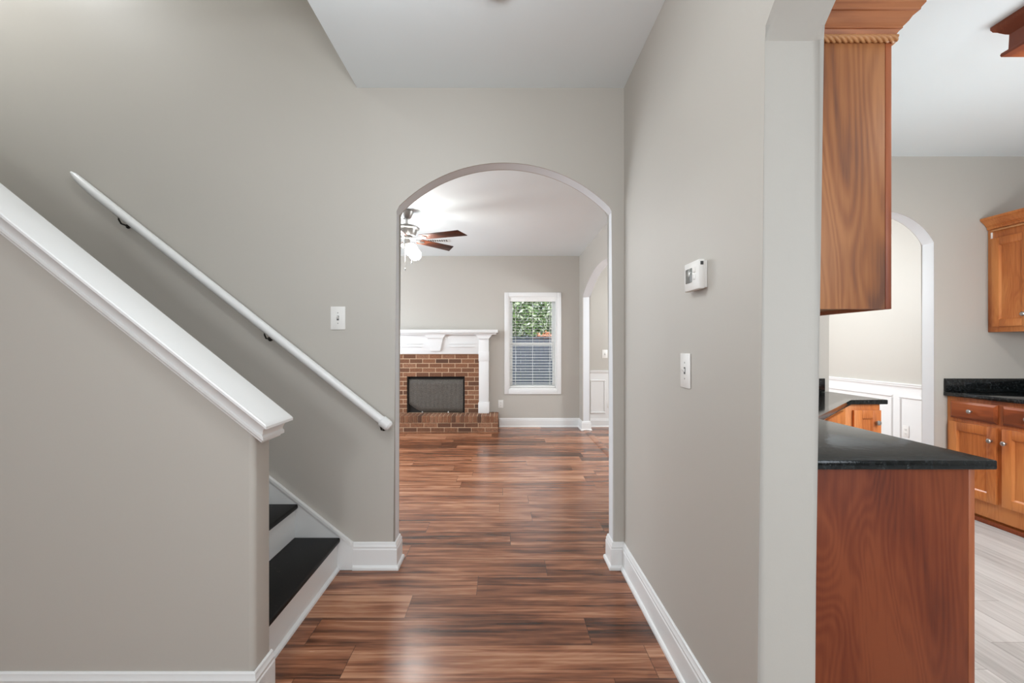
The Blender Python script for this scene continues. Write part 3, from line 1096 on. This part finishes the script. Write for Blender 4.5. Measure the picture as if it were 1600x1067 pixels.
def knob(parent, x, z, y=-0.02):
    mb = MB(); mb.lathe([(0.0065, 0), (0.006, 0.010), (0.008, 0.013), (0.0155, 0.018), (0.016, 0.024), (0.012, 0.029), (0, 0.031)], (x, y, z), (0, -1, 0), 20)
    return mb.build('knob', M['nickel'], parent)


def door(parent, x0, x1, z0, z1, mat, knob_at=None, st=0.055, y=-0.02, name='door'):
    """framed door with recessed flat panel, outward is -Y of the cabinet"""
    mb = MB()
    for b in ((x0, x0 + st, z0, z1), (x1 - st, x1, z0, z1), (x0 + st, x1 - st, z1 - st, z1), (x0 + st, x1 - st, z0, z0 + st)):
        mb.box(b[0], b[1], y, -0.001, b[2], b[3], 0.0025)
    # sloped inner bead
    a, b, c, d = x0 + st, x1 - st, z0 + st, z1 - st
    e = 0.010
    q = [(a, y + 0.003, c), (b, y + 0.003, c), (b, y + 0.003, d), (a, y + 0.003, d)]
    r = [(a + e, y + 0.011, c + e), (b - e, y + 0.011, c + e), (b - e, y + 0.011, d - e), (a + e, y + 0.011, d - e)]
    A = [mb.bm.verts.new(v) for v in q]; B = [mb.bm.verts.new(v) for v in r]
    for i in range(4): mb.bm.faces.new((A[i], A[(i + 1) % 4], B[(i + 1) % 4], B[i]))
    mb.box(a, b, y + 0.0108, -0.002, c, d)
    o = mb.build(name, mat, parent)
    if knob_at: knob(o, knob_at[0], knob_at[1], y)
    return o


M['cab_drawer'] = mat_wood('shaded_amber_drawer_wood', (166, 92, 52), (148, 76, 41), (112, 56, 30), 0.35, 1.0, along='X')  # darker wood, part of it shade under the counter put into the colour


def drawer(parent, x0, x1, z0, z1, mat, y=-0.02):
    mb = MB()
    b = mb.bm
    e = 0.016
    A = [b.verts.new(v) for v in ((x0, -0.001, z0), (x1, -0.001, z0), (x1, -0.001, z1), (x0, -0.001, z1))]
    B = [b.verts.new(v) for v in ((x0, -0.010, z0), (x1, -0.010, z0), (x1, -0.010, z1), (x0, -0.010, z1))]
    D = [b.verts.new(v) for v in ((x0 + e, y, z0 + e), (x1 - e, y, z0 + e), (x1 - e, y, z1 - e), (x0 + e, y, z1 - e))]
    b.faces.new(list(reversed(A)))
    for P, Q in ((A, B), (B, D)):
        for i in range(4): b.faces.new((P[i], P[(i + 1) % 4], Q[(i + 1) % 4], Q[i]))
    b.faces.new(D)
    o = mb.build('drawer_front', mat, parent, smooth=False)
    knob(o, (x0 + x1) / 2, (z0 + z1) / 2, y)
    return o


CROWN = [(0.0, 0.0), (0.010, 0.0), (0.012, 0.004), (0.012, 0.024), (0.020, 0.026), (0.023, 0.031), (0.020, 0.036), (0.028, 0.040), (0.033, 0.048), (0.042, 0.060), (0.054, 0.072), (0.066, 0.082), (0.074, 0.086), (0.074, 0.092), (0.082, 0.095), (0.082, 0.116), (0.0, 0.116)]

# right-hand base cabinet (front faces -x)
rb = thing('base_cabinet', 'amber wood base cabinet with drawers along the right kitchen wall', 'cabinet', (3.45, KB0 - 0.004, 0), -PI / 2)
Wd = 0.80
mb = MB()
mb.box(0, Wd, 0.0, 0.64, 0.045, 0.882, 0.002)
mb.box(0.0, Wd, 0.03, 0.62, 0.0, 0.045)
mb.build('carcass', M['cab'], rb)
mb = MB(); mb.box(0, Wd, -0.012, 0.0, 0.0, 0.03, 0.004); mb.build('shoe_moulding', M['cab_red'], rb)
drawer(rb, 0.035, 0.365, 0.722, 0.852, M['cab_drawer'])
drawer(rb, 0.402, 0.735, 0.722, 0.852, M['cab_drawer'])
door(rb, 0.028, 0.365, 0.160, 0.695, M['cab'], (0.338, 0.60), 0.062)
door(rb, 0.402, 0.74, 0.160, 0.695, M['cab'], (0.429, 0.60), 0.062)
# its counter
rc = thing('countertop', 'black granite countertop with backsplash on the right-hand base cabinet', 'countertop', (3.45, KB0 - 0.003, 0.884), -PI / 2)
mb = MB(); mb.box(0.0, Wd + 0.01, -0.03, 0.645, 0.0, 0.030, 0.004); mb.build('slab', M['granite'], rc)
mb = MB(); mb.box(0.0, 0.02, -0.028, 0.645, 0.0305, 0.132, 0.002); mb.box(0.02, Wd + 0.01, 0.625, 0.645, 0.0305, 0.132, 0.002); mb.build('backsplash', M['granite'], rc)

# right-hand wall cabinet
ru = thing('wall_cabinet', 'amber wood wall cabinet with crown hung above the right counter', 'cabinet', (3.765, KB0 - 0.004, 1.374), -PI / 2)
Uw = 0.60
mb = MB(); mb.box(0, Uw, 0.0, 0.33, 0.0, 0.80, 0.002); mb.build('carcass', M['cab'], ru)
door(ru, 0.040, 0.30, 0.040, 0.715, M['cab'], (0.270, 0.125), 0.055)
door(ru, 0.315, 0.575, 0.040, 0.715, M['cab'], (0.345, 0.125), 0.055)
mb = MB(); mb.sweep([(Uw, 0.0), (0.0, 0.0)][::-1], [(u * 0.75, v * 0.75) for u, v in CROWN], 0.79); mb.build('crown_moulding', M['cab'], ru)
mb = MB(); mb.rope((0.036, -0.006, 0.778), (Uw, -0.006, 0.778), 0.008, 0.016); mb.build('rope_moulding', M['rope'], ru)
mb = MB(); mb.box(0.030, 0.036, -0.012, 0.0, 0.715, 0.765, 0.001); mb.build('hinge', M['plastic'], ru)

# peninsula run: base cabinets under the angled black counter
pb = thing('base_cabinet', 'reddish wood base cabinet whose broad end panel faces the hall', 'cabinet', (1.489, 1.436, 0), PI / 2)
mb = MB(); mb.box(0.012, 0.78, 0.0, 0.640, 0.09, 0.882); mb.box(0.012, 0.78, 0.06, 0.62, 0, 0.09); mb.build('carcass', M['cab'], pb, smooth=False)
mb = MB(); mb.box(0.0, 0.012, 0.0205, 0.641, 0.0, 0.882, 0.0015)
mb.build('end_panel', M['cab_red'], pb)
mb = MB(); mb.box(0.0, 0.012, 0.0, 0.0200, 0.0, 0.882, 0.0015)
mb.build('face_frame_edge', M['cab_edge'], pb)
drawer(pb, 0.05, 0.38, 0.722, 0.852, M['cab_drawer'])
drawer(pb, 0.41, 0.74, 0.722, 0.852, M['cab_drawer'])
door(pb, 0.05, 0.38, 0.16, 0.695, M['cab'], (0.352, 0.60))
door(pb, 0.41, 0.74, 0.16, 0.695, M['cab'], (0.438, 0.60))

# angled corner cabinet
cx0, cy0 = 1.489, 2.232
cx1, cy1 = 2.262, 3.005
cb = thing('corner_cabinet', 'amber wood corner cabinet with an angled front under the far counter', 'cabinet', (cx0, cy0, 0))
mb = MB()
mb.prism([(0, 0), (cx1 - cx0, cy1 - cy0), (cx1 - cx0, 3.530 - cy0), (1.31 - cx0, 3.530 - cy0), (1.31 - cx0, 2.59 - cy0), (0.85 - cx0, 2.59 - cy0), (0.85 - cx0, 0)], 0.05, 0.882, 'Z')
mb.build('carcass', M['cab'], cb, smooth=False)
Ld = math.hypot(cx1 - cx0, cy1 - cy0)
pivot = Matrix.Rotation(PI / 4, 4, 'Z')
d1 = door(cb, 0.16, 0.53, 0.16, 0.695, M['cab']); d1.matrix_local = pivot
d2 = door(cb, 0.555, 0.93, 0.16, 0.695, M['cab']); d2.matrix_local = pivot
mb = MB(); mb.box(0.16, 0.93, -0.018, -0.001, 0.722, 0.858, 0.004); fo = mb.build('false_front', M['cab'], cb); fo.matrix_local = pivot

# end cabinet with one narrow door
ec = thing('base_cabinet', 'small amber wood end cabinet with one narrow door on the far counter leg', 'cabinet', (2.264, 3.012, 0))
mb = MB(); mb.box(0, 0.230, 0.0, 0.518, 0.05, 0.882, 0.002); mb.box(0.0, 0.228, 0.06, 0.51, 0, 0.05); mb.build('carcass', M['cab'], ec)
door(ec, 0.046, 0.224, 0.13, 0.845, M['cab'], (0.190, 0.765), 0.054)

# angled counter
ct = thing('countertop', 'long angled black granite countertop on the near cabinets', 'countertop', (0.847, 1.414, 0.884))
QX, QY = XL + 0.115 - 0.847 + 0.004, YB - 1.414 + 0.004
poly = [(0.0, 0.0), (0.688, 0.0), (0.688, 0.826), (1.438, 1.578), (1.683, 1.578), (1.683, 2.119), (QX, 2.119), (QX, QY - 0.112), (0.0, QY - 0.119)]
mb = MB(); mb.prism(poly, 0.0, 0.030, 'Z')
bmesh.ops.bevel(mb.bm, geom=[e for e in mb.bm.edges if abs(e.verts[0].co.z - e.verts[1].co.z) < 1e-5], offset=0.004, segments=2, affect='EDGES', profile=0.5)
mb.build('slab', M['granite'], ct)
mb = MB(); mb.box(QX + 0.022, 1.640, 2.099, 2.119, 0.0305, 0.132, 0.002); mb.box(QX, QX + 0.02, QY, 2.119, 0.0305, 0.132, 0.002); mb.box(0.0, 0.020, 0.0, QY - 0.12, 0.0305, 0.132, 0.002)
mb.build('backsplash', M['granite'], ct)

# near wall cabinet
CROWN2 = [(0, 0), (0.004, 0), (0.006, 0.003), (0.012, 0.012), (0.014, 0.018), (0.019, 0.0185), (0.019, 0.023), (0.022, 0.026), (0.029, 0.034), (0.036, 0.046), (0.0425, 0.054), (0.048, 0.055), (0.049, 0.061), (0.057, 0.071), (0.057, 0.094), (0, 0.094)]
nu = thing('wall_cabinet', 'tall maple wall cabinet beside the kitchen arch, its side facing the hall', 'cabinet', (1.221, 1.43, 1.385), PI / 2)
Hn = 0.84
mb = MB()
mb.box(0.012, 0.76, 0.019, 0.372, 0.012, Hn); mb.build('carcass', M['cab_upper'], nu, smooth=False)
mb = MB(); mb.box(0.0, 0.012, 0.0205, 0.373, 0.0, Hn, 0.001); mb.build('side_panel', M['cab_upper'], nu)
mb = MB(); mb.box(0.0, 0.77, 0.0, 0.019, 0.0, Hn, 0.001); mb.build('face_frame', M['cab_edge'], nu)
door(nu, 0.03, 0.37, 0.03, Hn - 0.03, M['cab'], (0.34, 0.1))
door(nu, 0.40, 0.74, 0.03, Hn - 0.03, M['cab'], (0.43, 0.1))
mb = MB(); mb.sweep([(0.0, 0.374), (0.0, 0.0), (0.77, 0.0)], CROWN2, Hn + 0.012); mb.build('crown_moulding', M['crown'], nu, angle=18)
mb = MB(); mb.box(0.0, 0.77, 0.0, 0.372, Hn + 0.0005, Hn + 0.02); mb.build('top_board', M['cab_upper'], nu, smooth=False)
mb = MB(); mb.rope((-0.005, 0.372, Hn + 0.006), (-0.005, -0.010, Hn + 0.006), 0.0125, 0.0185, 4, 32)
mb.rope((0.0, -0.006, Hn + 0.006), (0.77, -0.006, Hn + 0.006), 0.0125, 0.0185, 4, 32)
mb.build('rope_moulding', M['rope'], nu)

def frame_loop(mb, path, prof):
    """closed mitred frame; travelling the path, 'out' lies on the right-hand side"""
    P = [Vector(p) for p in path]
    n = len(P)
    rings = []
    for i in range(n):
        d0 = (P[i] - P[i - 1]).normalized(); d1 = (P[(i + 1) % n] - P[i]).normalized()
        a, b = Vector((d0.y, -d0.x)), Vector((d1.y, -d1.x))
        o = (a + b) / (1 + a.dot(b))
        rings.append([mb.bm.verts.new((P[i].x + o.x * u, P[i].y + o.y * u, v)) for u, v in prof])
    m = len(prof)
    for i in range(n):
        A, B = rings[i], rings[(i + 1) % n]
        for k in range(m): mb.bm.faces.new((A[k], A[(k + 1) % m], B[(k + 1) % m], B[k]))


# wood-framed ceiling light of the kitchen
kl = thing('ceiling_light_box', 'wood-framed fluorescent light box on the kitchen ceiling at the upper right', 'ceiling light', (2.30, 2.06, HC))
X1, Y1_ = 0.62, -1.26
mb = MB()
FR = [(-0.12, -0.128), (-0.12, -0.150), (0.022, -0.150), (0.024, -0.142), (0.022, -0.134), (0.006, -0.130), (0.004, -0.060), (0.014, -0.052), (0.030, -0.034), (0.040, -0.026), (0.046, -0.012), (0.046, -0.001), (-0.02, -0.001), (-0.02, -0.128)]
frame_loop(mb, [(0.0, 0.0), (0.0, Y1_), (X1, Y1_), (X1, 0.0)], FR)
mb.build('wood_frame', M['cab_edge'], kl)
mb = MB(); mb.box(0.115, X1 - 0.115, Y1_ + 0.115, -0.115, -0.143, -0.139)
mb.build('diffuser', M['diffuser'], kl, smooth=False)
